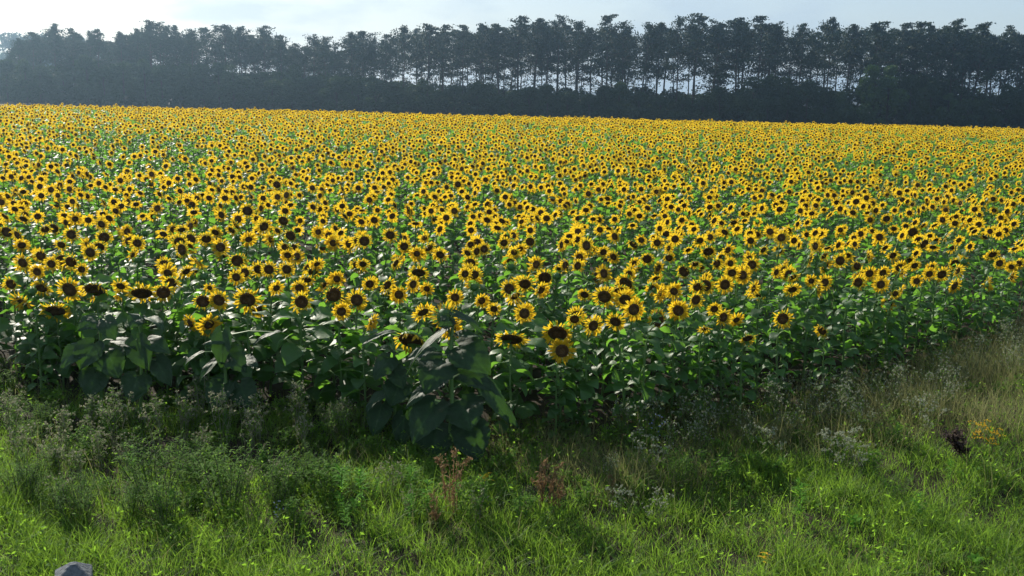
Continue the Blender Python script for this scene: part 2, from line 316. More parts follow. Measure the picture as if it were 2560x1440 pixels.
# ------------------------------------------------------------------ measured sunflowers: px, py, width px, yaw deg, nod deg, disc share, label
# yaw > 0 turns the face to the picture's right
HERO = [
 (240, 715, 80, 0, 42, .64, 'large sunflower with wide oval disc, leftmost part of front edge, above large dark leaves'),
 (178, 720, 68, -8, 15, .58, 'round sunflower touching left side of the big oval-disc bloom at left'),
 (355, 722, 82, 12, 50, .64, 'large drooping sunflower with petals fallen over its oval disc, front edge left'),
 (408, 728, 60, 20, 10, .56, 'sunflower half behind the drooping oval-disc bloom, on its right side'),
 (30, 708, 46, 0, 10, .55, 'small sunflower at the left picture edge, front row'),
 (105, 715, 54, 8, 35, .55, None), (62, 748, 66, -30, 40, .6, 'low dark sunflower turned left and down beside thin budded stem at left edge'),
 (140, 768, 76, 10, 45, .66, 'low shaded sunflower nodding under the front row bloom, dark disc mostly hidden'),
 (95, 678, 42, 0, 5, .5, None), (60, 655, 50, -5, 10, .5, None), (130, 658, 42, 5, 10, .5, None), (180, 652, 50, 0, 15, .58, None),
 (228, 630, 44, 0, 0, .58, None), (303, 712, 44, 0, 30, .5, None), (205, 672, 36, 10, 10, .5, None), (428, 705, 50, 12, 15, .58, None),
 (508, 750, 52, 8, 12, .62, None), (550, 748, 54, -5, 5, .55, 'bright round sunflower touching the dark-disced one to its left, left of centre'),
 (620, 745, 70, 5, 15, .60, 'large round sunflower with big dark disc, front row left of centre'),
 (480, 805, 46, -38, 15, .50, 'low sunflower turned left, left one of the touching low pair'),
 (520, 808, 62, 40, 22, .48, 'low ragged sunflower turned right, right one of the touching low pair'),
 (592, 692, 42, 0, 0, .52, None), (525, 718, 30, 0, 20, .42, None), (594, 650, 46, 5, 5, .62, None), (673, 672, 44, 5, 5, .58, None),
 (718, 672, 42, 0, 5, .55, None), (410, 660, 42, 20, 5, .55, None), (755, 752, 60, 0, 5, .55, 'bright sunflower on a bare upright stalk, left of a slightly taller oval one'),
 (750, 718, 46, 0, 10, .5, None), (690, 718, 42, 30, 20, .45, None), (768, 695, 42, 0, 45, .6, None),
 (832, 735, 60, 22, 5, .62, 'tall oval sunflower facing slightly right, left of a rounder yellow one, centre left'),
 (893, 748, 56, 0, 3, .60, 'round open sunflower just left of centre with a smaller one under its left side'),
 (853, 777, 48, 15, 5, .52, None), (925, 802, 48, 72, 25, .40, 'orange-tinged sunflower seen from the side, drooping right, left of largest head'),
 (1030, 838, 100, -10, 44, .66, 'largest sunflower head, wide dark oval disc tilted down beside the leafy corner plant'),
 (1055, 775, 60, 35, 40, .5, 'sunflower tipped steeply up right above the largest oval head'),
 (965, 710, 48, 42, 20, .5, None), (1030, 710, 42, 38, 0, .5, None), (998, 735, 46, 0, 5, .52, None),
 (1047, 675, 54, 0, 45, .66, None), (1175, 657, 42, 10, 8, .62, None), (1138, 742, 44, 0, 5, .5, None), (1203, 750, 40, 20, 10, .5, None),
 (1235, 770, 38, 0, 20, .5, None), (1310, 782, 54, 8, 0, .52, 'upright open sunflower right of centre, behind the wide nodding oval head'),
 (1362, 690, 52, 0, 22, .62, None), (1350, 722, 46, 38, 18, .5, None),
 (1280, 835, 88, -8, 52, .62, 'wide nodding sunflower with ragged petals over oval disc, right of the corner plant'),
 (1395, 825, 78, -8, 30, .64, 'large sunflower with broad dark disc directly above the lowest bright bloom'),
 (1480, 812, 56, 25, 5, .50, 'mid-sized sunflower facing slightly right, beside the broad disc head'),
 (1405, 875, 68, 0, 0, .50, 'lowest bright round sunflower, lone in front of green foliage right of centre'),
 (1436, 795, 48, 0, 20, .5, None), (1540, 800, 52, -20, 25, .55, None), (1582, 772, 60, 15, 0, .52, 'bright upright sunflower, front one of an overlapping cluster right of centre'),
 (1562, 745, 60, 0, 20, .5, None), (1512, 738, 60, -12, 15, .58, 'sunflower with oval disc at upper left of the overlapping cluster'),
 (1548, 720, 50, 10, 48, .6, None), (1572, 685, 36, 0, 0, .5, None), (1697, 775, 56, -18, 0, .52, 'tall narrow-looking sunflower left of a higher pair, right half of front row'),
 (1737, 748, 46, 20, 5, .55, None), (1762, 712, 54, -5, 5, .58, 'left one of two equal bright sunflowers side by side, right half'),
 (1810, 710, 48, 10, 3, .60, 'right one of two equal bright sunflowers side by side, right half'), (1785, 770, 40, 0, 20, .5, None),
 (1805, 792, 48, 22, 0, .5, 'slender-looking sunflower below the side by side pair, turned a little right'),
 (1760, 818, 36, 5, 50, .5, None), (1880, 720, 44, 45, 5, .4, None), (1645, 735, 46, 50, 5, .4, None), (1790, 658, 40, 15, 5, .5, None),
 (1868, 840, 48, 10, 45, .55, 'shaded nodding sunflower low among leaves in the right half, partly behind a leaf'),
 (1955, 795, 52, 0, 0, .55, 'lone round sunflower standing low in front of leaves in the right half'),
 (1972, 685, 42, 0, 5, .6, None), (1938, 680, 34, 30, 5, .5, None), (1980, 720, 46, 0, 35, .5, None),
 (2040, 722, 46, 58, 0, .55, 'sunflower seen nearly edge-on, left of a rounder one at right'), (2060, 705, 42, 10, 0, .52, None),
 (2142, 705, 50, 8, 3, .5, 'bright sunflower at left of the dense cluster near the right side'), (2172, 682, 40, 0, 10, .52, None), (2200, 710, 44, 0, 3, .52, None),
 (2205, 680, 38, 10, 15, .5, None), (2250, 680, 36, 48, 0, .5, None), (2237, 733, 30, 0, 5, .5, 'small low round sunflower under the dense cluster at right'),
 (2290, 702, 34, 0, 0, .5, None), (2352, 683, 44, 5, 20, .6, None), (2390, 675, 38, 30, 5, .5, None), (2322, 683, 36, 0, 15, .5, None),
 (2382, 712, 42, 30, 15, .55, 'sunflower turned right and down standing lowest near the right edge'), (2497, 657, 32, 0, 5, .55, None),
 (2525, 690, 40, 42, 0, .5, 'narrow-looking sunflower by the right picture edge, lower than its neighbours'), (2545, 658, 34, 0, 5, .5, None), (2480, 633, 36, 0, 30, .55, None),
 (693, 460, 30, 0, 15, .66, 'dark-disced sunflower with hardly any petals, far back left of centre'),
 (135, 568, 40, 5, 20, .66, 'dark-disced sunflower in middle rows near the left edge'), (620, 525, 40, 0, 15, .66, 'large dark-disced sunflower in middle rows, left of centre'),
 (710, 550, 38, -5, 15, .66, None), (20, 578, 42, 0, 12, .62, 'large-disced sunflower cut by the left picture edge, middle rows'),
 (1325, 603, 34, 0, 5, .66, 'big-disced sunflower in middle rows, just right of centre'),
 (1770, 625, 42, 0, 30, .66, 'wide dark oval disc above the side by side pair'), (2280, 578, 38, 0, 15, .68, 'dark round disc with few petals, middle rows at right'),
 (2307, 607, 38, 20, 20, .66, None), (1905, 520, 30, 0, 20, .6, None), (1145, 460, 28, 0, 10, .6, None), (2215, 545, 32, 0, 20, .6, None),
]
PLACED = []     # (x, y)
IND = []        # (obj, px, py, hand label, descriptors)
for (px, py, w, yaw, nod, rr, lab) in HERO:
    h0 = 1.12
    p = on_plane(px, py, h0)
    yb = float(front(p[0])) + .12
    if p[1] < yb + .5: p = at_y(px, py, max(p[1], yb - .05 + .003 * max(0, 900 - py)))
    d = to_px(p)[2][0]; D = w * d / FPX * 1.04
    kind = 'mid' if p[1] > float(front(p[0])) + 1.0 else ('big' if px < 1330 else 'small')
    o = sunflower(p[0], p[1], p[2] - .0, D, rr, R(yaw), R(nod), kind, roll=rg.uniform(0, 6))
    PLACED.append((p[0], p[1])); IND.append((o, px, py, lab, (D, rr, yaw, nod, False)))
for (px, py, w, lab) in [(80, 728, 24, 'closed green bud on a bare stem by the left edge'), (1185, 718, 20, 'closed green bud on a straight stalk right of the corner plant'),
                    (2410, 655, 18, 'dark bud standing above the leaves near the right edge'), (1910, 733, 18, 'round green bud on a tall bare stalk, right half'),
                    (1638, 792, 20, None), (290, 648, 18, None), (345, 650, 18, None), (1278, 668, 20, None), (1392, 690, 20, None), (2135, 728, 17, None), (510, 690, 22, None)]:
    p = on_plane(px, py, 1.15); yb = float(front(p[0])) + .1
    if p[1] < yb: p = at_y(px, py, yb)
    o = sunflower(p[0], p[1], p[2], w * to_px(p)[2][0] / FPX, .5, R(rg.uniform(-20, 20)), R(-40), 'small', bud=True)
    PLACED.append((p[0], p[1])); IND.append((o, px, py, lab, (w, 0, 0, 0, True)))
NH = len(IND)

# ------------------------------------------------------------------ leafy edge plant at the corner of the field
def plant_leaf(parent, bpx, tpx, wpx, y0, y1, nrm=(0, -1, .35), curl=.5, rip=.05, org=None):
    """one big leaf between two measured points"""
    b = at_y(bpx[0], bpx[1], y0); t = at_y(tpx[0], tpx[1], y1); d = t - b; L = np.linalg.norm(d) * .98
    wd = wpx * y0 / FPX * .95
    X = unit(d); Z = unit(np.asarray(nrm, float) - X * np.dot(nrm, X)); Y = np.cross(Z, X)
    V, Q = leafgeo(rg, L, wd, 36, 14, curl / 2, curl, rg.uniform(-.15, .25), rip)
    u_, v_ = np.repeat(np.linspace(0, 1, 37), 15), np.tile(np.linspace(-1, 1, 15), 37)
    V[:, 2] += wd * (.010 * np.sin((u_ - .35 * np.abs(v_)) * 44) * np.minimum(1, np.abs(v_) * 3) - .022 * np.exp(-(v_ / .12) ** 2)) * np.sin(np.pi * np.clip(u_ + .05, 0, 1))
    p1, p2 = rg.uniform(0, 6, 2); V[:, 2] += wd * .045 * np.sin(u_ * 6.5 + p1 + v_) * np.sin(v_ * 2.6 + p2) + wd * .012 * np.sin(u_ * 17 + p2 * 3) * np.sin(v_ * 9 + p1)
    edge = np.abs(v_) > .9; V[edge, 1] *= (1 + .08 * rg.uniform(-1, 1, edge.sum()))
    V = V @ np.stack([X, Y, Z]) + b - org
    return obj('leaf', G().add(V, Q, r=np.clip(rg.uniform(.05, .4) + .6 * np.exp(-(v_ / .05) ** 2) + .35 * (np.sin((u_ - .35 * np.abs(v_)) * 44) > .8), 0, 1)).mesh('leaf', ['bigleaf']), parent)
YC = 8.35
top = at_y(1132, 795, YC); foot = np.array([at_y(1120, 1130, YC)[0], YC, g(at_y(1120, 1130, YC)[0], YC)])
cp = empty('sunflower', foot)
tag(cp, 'tall sunflower seen from behind with cascading huge dark leaves, corner of the field', 'sunflower', 'sunflowers of the field')
pth = [foot, foot + (top - foot) * .4 + [.02, 0, 0], foot + (top - foot) * .75 + [-.01, 0, 0], top + [0, 0, -.05], top + [-.015, .03, .0], top + [-.04, .08, -.01]]
obj('stem', G().add(*tube(np.array(pth) - foot, [.022, .02, .018, .014, .010, .009], 8), r=.1).mesh('stem', ['stem']), cp)
hb = obj('flower_head', HT[.075][1][0], cp); hb.location = Vector(top - foot) + Vector((-.07, .12, -.02)); hb.rotation_euler = (R(100), 0, R(160))
obj('seed_disc', HT[.075][1][1], hb); obj('petals', HT[.075][1][2], hb)
PC = [((1146, 866), (1232, 945), 105, 0, -.15, (.3, -1, .5), .9), ((1108, 900), (1062, 995), 112, 0, -.2, (-.3, -1, .45), .9), ((1124, 818), (1016, 945), 34, 0, -.1, (-.7, -.3, .8), .7),
      ((1150, 1000), (1180, 1082), 120, 0, -.2, (.15, -1, .3), .6), ((1088, 1010), (1030, 1115), 100, -.05, -.25, (-.35, -1, .3), .6), ((1170, 1060), (1195, 1160), 110, 0, -.15, (.2, -1, .2), .5),
      ((1090, 1070), (1085, 1160), 110, .05, -.1, (-.1, -1, .2), .4), ((1128, 795), (1095, 822), 46, .02, -.05, (-.2, -1, .5), 1.3), ((1140, 782), (1208, 840), 34, .02, .0, (.6, -.5, .8), .9),
      ((1142, 838), (1206, 846), 34, .0, -.05, (0, -.4, 1), .6), ((1150, 935), (1250, 985), 60, .1, .1, (.4, -.8, .7), .8), ((1200, 950), (1275, 1068), 58, .1, .0, (.6, -.9, .4), .6),
      ((1215, 985), (1300, 1075), 46, .2, .15, (.5, -.8, .6), .5), ((1100, 955), (1010, 1030), 52, 0, -.1, (-.6, -.6, .6), .9), ((1080, 880), (1010, 905), 50, .1, .1, (0, -.5, 1), .6)]
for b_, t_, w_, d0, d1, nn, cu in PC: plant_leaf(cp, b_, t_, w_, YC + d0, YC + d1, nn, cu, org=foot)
S = G()
for b_, t_, w_, d0, d1, nn, cu in PC:
    e = at_y(*b_, YC + d0) - foot; k = np.array([.0, 0, e[2] - .08]); S.add(*tube([k, (k + e) / 2 + [0, 0, .03], e], [.009, .007, .005], 4), r=.5)
obj('leaf_stalks', S.mesh('leaf_stalks', ['stem']), cp)
PLACED.append((foot[0], foot[1]))
# big leaves hanging on the wide head's plant and on three more edge plants: extra leafy plants without flowers in view
def leafy(foot_px, y0, hpx, lst, label):
    f = at_y(foot_px, 1000, y0); f[2] = g(f[0], f[1]); r_ = empty('sunflower', f); tag(r_, label, 'sunflower', 'sunflowers of the field')
    tp = at_y(foot_px, hpx, y0); obj('stem', G().add(*tube(np.array([[0, 0, 0], (tp - f) * .5 + [.01, 0, 0], tp - f]), [.018, .015, .011], 7), r=.1).mesh('stem', ['stem']), r_)
    S = G()
    for b_, t_, w_, nn, cu in lst:
        plant_leaf(r_, b_, t_, w_, y0 - .03, y0 - .15, nn, cu, org=f); e = at_y(*b_, y0 - .03) - f; k = np.array([0, 0, min(e[2] - .06, (tp - f)[2])])
        S.add(*tube([k, (k + e) / 2 + [0, 0, .03], e], [.008, .006, .004], 4), r=.5)
    obj('leaf_stalks', S.mesh('leaf_stalks', ['stem']), r_); PLACED.append((f[0], f[1]))
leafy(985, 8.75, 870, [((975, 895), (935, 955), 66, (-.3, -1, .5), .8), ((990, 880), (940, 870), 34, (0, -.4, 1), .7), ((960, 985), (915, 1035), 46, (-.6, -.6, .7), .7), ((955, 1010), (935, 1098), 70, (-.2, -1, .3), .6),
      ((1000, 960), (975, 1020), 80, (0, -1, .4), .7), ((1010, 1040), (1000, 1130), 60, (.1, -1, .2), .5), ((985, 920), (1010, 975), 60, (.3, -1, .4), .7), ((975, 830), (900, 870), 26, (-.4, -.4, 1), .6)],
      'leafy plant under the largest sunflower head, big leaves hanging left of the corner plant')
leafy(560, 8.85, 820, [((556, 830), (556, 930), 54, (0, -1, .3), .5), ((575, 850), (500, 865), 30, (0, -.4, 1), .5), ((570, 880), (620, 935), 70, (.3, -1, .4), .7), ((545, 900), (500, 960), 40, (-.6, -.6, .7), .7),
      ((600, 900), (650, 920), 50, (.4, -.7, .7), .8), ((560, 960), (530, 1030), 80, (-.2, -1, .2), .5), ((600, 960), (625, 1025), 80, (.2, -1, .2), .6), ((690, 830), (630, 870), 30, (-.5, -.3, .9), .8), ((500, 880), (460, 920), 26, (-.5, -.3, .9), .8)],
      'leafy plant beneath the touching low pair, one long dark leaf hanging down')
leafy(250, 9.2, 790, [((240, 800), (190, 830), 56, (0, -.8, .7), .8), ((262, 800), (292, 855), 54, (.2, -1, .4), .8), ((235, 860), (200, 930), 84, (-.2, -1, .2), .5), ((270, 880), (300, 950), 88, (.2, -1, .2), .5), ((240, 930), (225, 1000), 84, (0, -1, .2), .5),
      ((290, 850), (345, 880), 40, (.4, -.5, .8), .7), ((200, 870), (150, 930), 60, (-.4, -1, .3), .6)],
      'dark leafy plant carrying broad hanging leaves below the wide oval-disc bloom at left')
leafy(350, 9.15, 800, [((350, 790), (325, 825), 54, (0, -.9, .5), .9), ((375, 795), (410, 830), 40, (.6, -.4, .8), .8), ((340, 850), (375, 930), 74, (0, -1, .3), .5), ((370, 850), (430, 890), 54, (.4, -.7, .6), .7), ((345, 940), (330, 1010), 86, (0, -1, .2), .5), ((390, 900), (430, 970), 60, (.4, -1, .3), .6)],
      'dark leafy plant with drooping leaves below the drooping bloom at left')

# ------------------------------------------------------------------ the rest of the field
def bare_patch(x, y):         # green thin places in the field
    s = np.sin(x * .21 + 1.3) * np.sin(y * .17 + .6) + .6 * np.sin(x * .47 + y * .31)
    return s
gx = np.arange(-75, 75, .425); gy = np.arange(8, 112, .425)
X, Y = np.meshgrid(gx, gy); X = X.ravel() + rg.uniform(-.21, .21, X.size); Y = Y.ravel() + rg.uniform(-.21, .21, Y.size)
_u = 1280 + FPX * X / Y
keep = (Y > front(X) + np.where((_u < 60) | (_u > 2500), .05, .35)) & (np.abs(X) < .56 * Y + 3.0)
X, Y = X[keep], Y[keep]
HX = np.array([p[0] for p in PLACED]); HY = np.array([p[1] for p in PLACED])
dm = np.min((X[:, None] - HX) ** 2 + (Y[:, None] - HY) ** 2, axis=1) ** .5
depth = Y - front(X)
X, Y, depth, dm = (q[(dm > .26)] for q in (X, Y, depth, dm))
hh = 1.10 + rg.normal(0, .075, len(X)) + .05 * bare_patch(X, Y) / 1.6
hh = np.where(depth < 1.2, hh - .16, hh)
Zg = ground(X, Y); HP = np.stack([X, Y, Zg + hh], -1); px, py, dd = to_px(HP)
infr = (px > 10) & (px < 2550)
order = np.argsort(np.where(infr, Y, 1e9)); NI = 300 - len(PLACED)
sel = set(order[:NI].tolist())
yaws = np.clip(rg.normal(4, 27, len(X)), -80, 85); nods = np.clip(rg.normal(15, 17, len(X)), -20, 62)
rrs = rg.choice([.48, .52, .56, .62], len(X), p=[.25, .35, .28, .12]); Ds = rg.uniform(.165, .235, len(X)) * np.interp(Y, [13, 32], [1, .82]) * np.where(rrs > .6, 1.1, 1)
isb = rg.uniform(0, 1, len(X)) < np.where((bare_patch(X * 1.3, Y * .9) > .95) & (Y > 15), .6, .08)
for i in order[:NI]:
    i = int(i); o = sunflower(X[i], Y[i], Zg[i] + hh[i], .075 if isb[i] else Ds[i], rrs[i], R(yaws[i]), R(-30 if isb[i] else nods[i]), 'mid' if depth[i] > .9 or px[i] > 1400 else 'big', bool(isb[i]), roll=rg.uniform(0, 6))
    IND.append((o, px[i], py[i], None, (Ds[i], rrs[i], yaws[i], nods[i], bool(isb[i]))))
# far plants as one mass
FT = []
for i in range(20):
    H = 1.12; S, F, tip = plant_t(rg, H, .15, 14, 1, bare=.4); B, D, P = head_t(rg, .058, .068, 1)
    FT.append((S.arr(), F.arr(), tip, D.arr(), P.arr(), B.arr()))
rest = np.array([i for i in range(len(X)) if i not in sel])
FG = G(); tid = rg.integers(0, len(FT), len(X)); jit = rg.normal(0, .12, len(X))
for t in range(len(FT)):
    ids = rest[tid[rest] == t]; n = len(ids)
    if not n: continue
    S, F, tip, D, P, B = FT[t]; a = np.radians(yaws[ids]); sc = hh[ids] / tip[2]
    RZ = np.zeros((n, 3, 3)); RZ[:, 0, 0] = np.cos(a); RZ[:, 0, 1] = -np.sin(a); RZ[:, 1, 0] = np.sin(a); RZ[:, 1, 1] = np.cos(a); RZ[:, 2, 2] = 1
    fl = np.where(rg.uniform(0, 1, n) < .5, -1., 1.)
    base = np.stack([X[ids], Y[ids], Zg[ids]], -1)
    def put(A, m, loc, M3, sc_, mask=None):
        V, Q, r, _ = A; k = np.arange(n) if mask is None else np.nonzero(mask)[0]
        Vo = np.einsum('nij,vj->nvi', M3[k], V) * sc_[k][:, None, None] + loc[k][:, None]
        Qo = Q[None] + (np.arange(len(k)) * len(V))[:, None, None]
        rr_ = np.clip(r[None] + rg.normal(0, .12, (len(k), 1)), 0, 1)
        FG.add(Vo.reshape(-1, 3), Qo.reshape(-1, 4), rr_.ravel(), m)
    far = Y[ids] > 34
    put(S, 0, base, RZ, sc, ~far); put(F, 1, base, RZ, sc)
    nd = np.radians(nods[ids]) + R(90); RX = np.zeros((n, 3, 3)); RX[:, 0, 0] = 1; RX[:, 1, 1] = np.cos(nd); RX[:, 1, 2] = -np.sin(nd); RX[:, 2, 1] = np.sin(nd); RX[:, 2, 2] = np.cos(nd)
    RM = RZ @ RX; tp = base + np.einsum('nij,j->ni', RZ, tip) * sc[:, None] + RM[:, :, 2] * .03
    k = Ds[ids] / .24; ok = ~isb[ids]
    put(D, 2, tp, RM, k, ok); put(P, 3, tp, RM, k, ok); put(B, 4, tp, RM, k * np.where(isb[ids], .6, 1))
o = obj('sunflower_field', FG.mesh('sunflower_field', ['stem', 'leaf', 'disc', 'petal', 'sepal'], smooth=False))
tag(o, 'endless rows of yellow sunflowers filling the field back to the wood', 'sunflowers', None, 'stuff')
print('plants', len(X), 'individual', len(IND))

# ---- labels of the individual sunflowers, told by landmarks
LM = [(240, 715, 'wide oval-disc bloom at far left'), (355, 722, 'big drooping bloom front left'), (620, 745, 'large round bloom left of centre'), (500, 806, 'touching low pair'),
      (893, 748, 'round open bloom left of centre'), (1030, 838, 'largest oval head'), (1310, 782, 'upright bloom right of centre'), (1405, 875, 'lowest bright bloom'),
      (1582, 772, 'overlapping cluster front bloom'), (1786, 711, 'equal bright pair'), (1955, 795, 'lone low bloom in right half'), (2040, 722, 'edge-on bloom at right'),
      (2237, 733, 'small low bloom at right'), (2382, 712, 'right-turned bloom near right edge'), (2525, 690, 'narrow bloom at right edge'), (1175, 657, 'round bloom just above the corner plant'),
      (693, 460, 'dark far disc left of centre'), (135, 568, 'dark disc near left edge'), (620, 525, 'large dark disc in middle rows'), (20, 578, 'large disc cut by left edge'),
      (1325, 603, 'big disc just right of centre'), (1770, 625, 'wide oval disc above the pair'), (2280, 578, 'dark disc with few petals at right')]
ORD = ['', 'second ', 'third ', 'fourth ', 'fifth ', 'sixth ', 'seventh ', 'eighth ', 'ninth ', 'tenth ', 'eleventh ', 'twelfth ']
SECT = ['right of', 'up and right of', 'straight above', 'up and left of', 'left of', 'down and left of', 'straight below', 'down and right of']
bins = {}
for k, (o, x_, y_, lab, dsc) in enumerate(IND):
    if lab: tag(o, lab, 'sunflower', 'sunflowers of the field'); continue
    best = min(range(len(LM)), key=lambda j: ((LM[j][0] - x_) ** 2 + (1.6 * (LM[j][1] - y_)) ** 2))
    if abs(LM[best][0] - x_) + abs(LM[best][1] - y_) < 8: x_ += 9
    an = math.atan2(-(y_ - LM[best][1]), x_ - LM[best][0]); sct = int(round(an / (math.pi / 4))) % 8
    bins.setdefault((best, sct), []).append((math.hypot(x_ - LM[best][0], y_ - LM[best][1]), k))
for (b_, s_), lst in bins.items():
    for q, (_, k) in enumerate(sorted(lst)):
        o, x_, y_, lab, (D_, rr_, yw, nd_, bd) = IND[k]
        look = 'green budded' if bd else ('edge-on' if abs(yw) > 42 else 'nodding' if nd_ > 30 else 'right-turned' if yw > 20 else 'left-turned' if yw < -16 else 'big-disced' if rr_ > .58 else 'round')
        tag(o, '%s sunflower, %s%s %s' % (look, (ORD[q] if q < 12 else 'far ') + ('one ' if q else 'next one '), SECT[s_], LM[b_][2]), 'sunflower', 'sunflowers of the field')

# ------------------------------------------------------------------ the wood behind the field
def pine_t(rg, H, dense=1., crown=.5):
    T, C = G(), G(); n = 9; t = np.linspace(0, 1, n); bx, by = rg.normal(0, .25, 2); ph = rg.uniform(0, 6)
    P = np.stack([bx * 2.2 * t ** 1.5 + .16 * np.sin(t * 5 + ph), by * t ** 2, t * H * .97], -1); T.add(*tube(P, np.interp(t, [0, .6, 1], [.16, .11, .03]), 6), r=np.repeat(np.interp(t, [0, 1], [.1, 1]), 7))
    nb = int(50 * dense); c0 = 1 - crown
    for i in range(nb):
        f = (c0 + (1 - c0) * (i / nb) ** .85) if rg.uniform() > .16 else rg.uniform(.28, c0); z = f * H; a = rg.uniform(0, 6.28)
        env = np.interp((f - c0) / crown, [-.4, 0, .3, .7, 1], [.45, .85, 1, .70, .16]) * 3.0
        rl = env * rg.uniform(.3, 1.35) * (1 + .35 * math.cos(a - ph)); b0 = np.array([np.interp(f, t, P[:, 0]), np.interp(f, t, P[:, 1]), z]); e = b0 + np.array([math.cos(a) * rl, math.sin(a) * rl, rl * rg.uniform(-.1, .75)])
        T.add(*tube([b0, (b0 + e) / 2 + [0, 0, -.08], e], [.05, .035, .015], 3), r=.6)
        m = int(rg.integers(30, 85) * (1 if f > c0 else .35)); k = rg.uniform(.30, 1.15, m)[:, None] ** .7; cc = b0 + (e - b0) * k + rg.normal(0, 1, (m, 3)) * [.40, .40, .17] * (.6 + env / 4)
        cc[:, 2] = np.minimum(cc[:, 2], H * 1.02)
        L = rg.uniform(.16, .42, m)[:, None]; d = rg.normal(0, 1, (m, 3)) * [1, 1, .9] + [0, 0, .3]; d /= np.linalg.norm(d, axis=1)[:, None]
        w = np.cross(d, rg.normal(0, 1, (m, 3))); w /= np.linalg.norm(w, axis=1)[:, None]; w *= L * .36
        V = np.stack([cc - d * L * .5 - w * .4, cc - d * L * .1 - w, cc + d * L * .6, cc - d * L * .1 + w], 1)
        C.add(V.reshape(-1, 3), np.arange(m * 4).reshape(-1, 4), np.repeat(np.clip(rg.normal(.45, .25, m), 0, 1), 4))
    for tx_, ty_, tz_ in [(P[-1][0], P[-1][1], H)] + [(P[-1][0] + rg.normal(0, 1.3), P[-1][1] + rg.normal(0, 1.3), H * rg.uniform(.86, .98)) for _ in range(6)]:
        m = 60; h_ = rg.uniform(0, 1, m) ** .7; cc = np.stack([tx_ + rg.normal(0, .5, m) * h_, ty_ + rg.normal(0, .5, m) * h_, tz_ - 2.0 * h_ + .15], -1)
        a = rg.uniform(0, 6.28, m); d = np.stack([np.cos(a) * .6, np.sin(a) * .6, .8 + 0 * a], -1); w = np.stack([-np.sin(a), np.cos(a), 0 * a], -1) * .08; L = rg.uniform(.2, .42, m)[:, None]
        V = np.stack([cc - d * L * .4, cc - w, cc + d * L * .6, cc + w], 1); C.add(V.reshape(-1, 3), np.arange(m * 4).reshape(-1, 4), np.repeat(rg.uniform(.2, .8, m), 4))
    return T.mesh('trunk', ['trunk']), C.mesh('crown', ['needle'], smooth=False)
def leaves_cloud(rg, C, cen, rad, m, L0, L1):
    q = rg.normal(0, 1, (m, 3)); q /= np.linalg.norm(q, axis=1)[:, None]; q *= rg.uniform(.35, 1, (m, 1)) ** .6; cc = cen + q * rad
    L = rg.uniform(L0, L1, m)[:, None]; d = rg.normal(0, 1, (m, 3)); d /= np.linalg.norm(d, axis=1)[:, None]
    w = np.cross(d, rg.normal(0, 1, (m, 3))); w /= np.linalg.norm(w, axis=1)[:, None]; w *= L * .4
    V = np.stack([cc - d * L * .5, cc - w, cc + d * L * .5, cc + w], 1)
    C.add(V.reshape(-1, 3), np.arange(m * 4).reshape(-1, 4), np.repeat(np.clip(rg.normal(.45, .25, m), 0, 1), 4))
def broad_t(rg, H, Wd, mt='broad', nb=16):
    T, C = G(), G(); T.add(*tube([[0, 0, 0], [.1, 0, H * .4], [0, .1, H * .8]], [.14, .09, .03], 5), r=.3)
    for i in range(nb):
        f = rg.uniform(.12, 1); a = rg.uniform(0, 6.28); r_ = Wd / 2 * np.interp(f, [0, .4, .8, 1], [.8, .85, .5, .1]) * rg.uniform(.3, 1)
        c = np.array([math.cos(a) * r_, math.sin(a) * r_, f * H * .92]); s = rg.uniform(.5, 1) * Wd * .2
        T.add(*tube([[0, 0, max(.2, c[2] * .6)], c], [.04, .015], 3), r=.4)
        leaves_cloud(rg, C, c, np.array([s, s, s * .8]), int(150 * (s / .8) ** 1.5) + 60, .16, .36)
    return T.mesh('trunk', ['trunk']), C.mesh('crown', [mt], smooth=False)
PINES = [pine_t(rg, 17, rg.uniform(.75, 1.25), rg.uniform(.36, .62)) for _ in range(20)]
BROAD = [broad_t(rg, 6, 6) for _ in range(7)]; BROADL = [broad_t(rg, 8, 5.5, 'broadlit', 20) for _ in range(3)]
YT = 200.
# treetop line measured in the photograph
TOPS = [(-400, 92), (-60, 90), (20, 118), (45, 98), (75, 80), (130, 62), (180, 72), (215, 80), (240, 75), (300, 80), (345, 72), (375, 52), (400, 56), (440, 66), (480, 75), (515, 70), (532, 110), (560, 60), (600, 68), (660, 66), (700, 86), (735, 108), (755, 118),
        (785, 88), (812, 92), (835, 115), (880, 82), (910, 78), (935, 95), (965, 85), (1010, 66), (1070, 64), (1110, 62), (1160, 66), (1210, 60), (1250, 64), (1265, 72), (1300, 40), (1340, 50), (1400, 40), (1450, 54), (1520, 40), (1560, 60), (1610, 60),
        (1650, 58), (1700, 42), (1745, 40), (1790, 58), (1850, 48), (1905, 46), (1950, 58), (2010, 60), (2080, 48), (2130, 66), (2200, 58), (2260, 62), (2300, 54), (2330, 60), (2390, 52), (2420, 78), (2455, 58), (2490, 85), (2525, 70), (2560, 88), (2700, 70), (3000, 70)]
tx = [a for a, b in TOPS]; ty = [b for a, b in TOPS]
def tree(name, T, label, cat, group, loc, H, H0, rzz, sx=1.):
    r_ = empty(name, loc, rzz); k = H / H0; a = obj('trunk', T[0], r_); b = obj('crown', T[1], r_); a.scale = b.scale = (k * sx, k * sx, k); tag(r_, label, cat, group); return r_
TL = [(30, 'left picture edge'), (375, 'twin spiky tops at left'), (532, 'bright sky gap left of centre'), (662, 'bushy crown right of the left gap'), (745, 'dip in the tree line'), (812, 'solitary rounded pine'),
      (1010, 'start of the even tree line'), (1300, 'high top right of centre'), (1520, 'tallest broad crown'), (1745, 'narrow twin tops'), (1905, 'pointed top right of the twin tops'), (2080, 'spire-like top'),
      (2390, 'high crown near the right edge'), (2455, 'separate rounded top at right')]
names_ct = {}
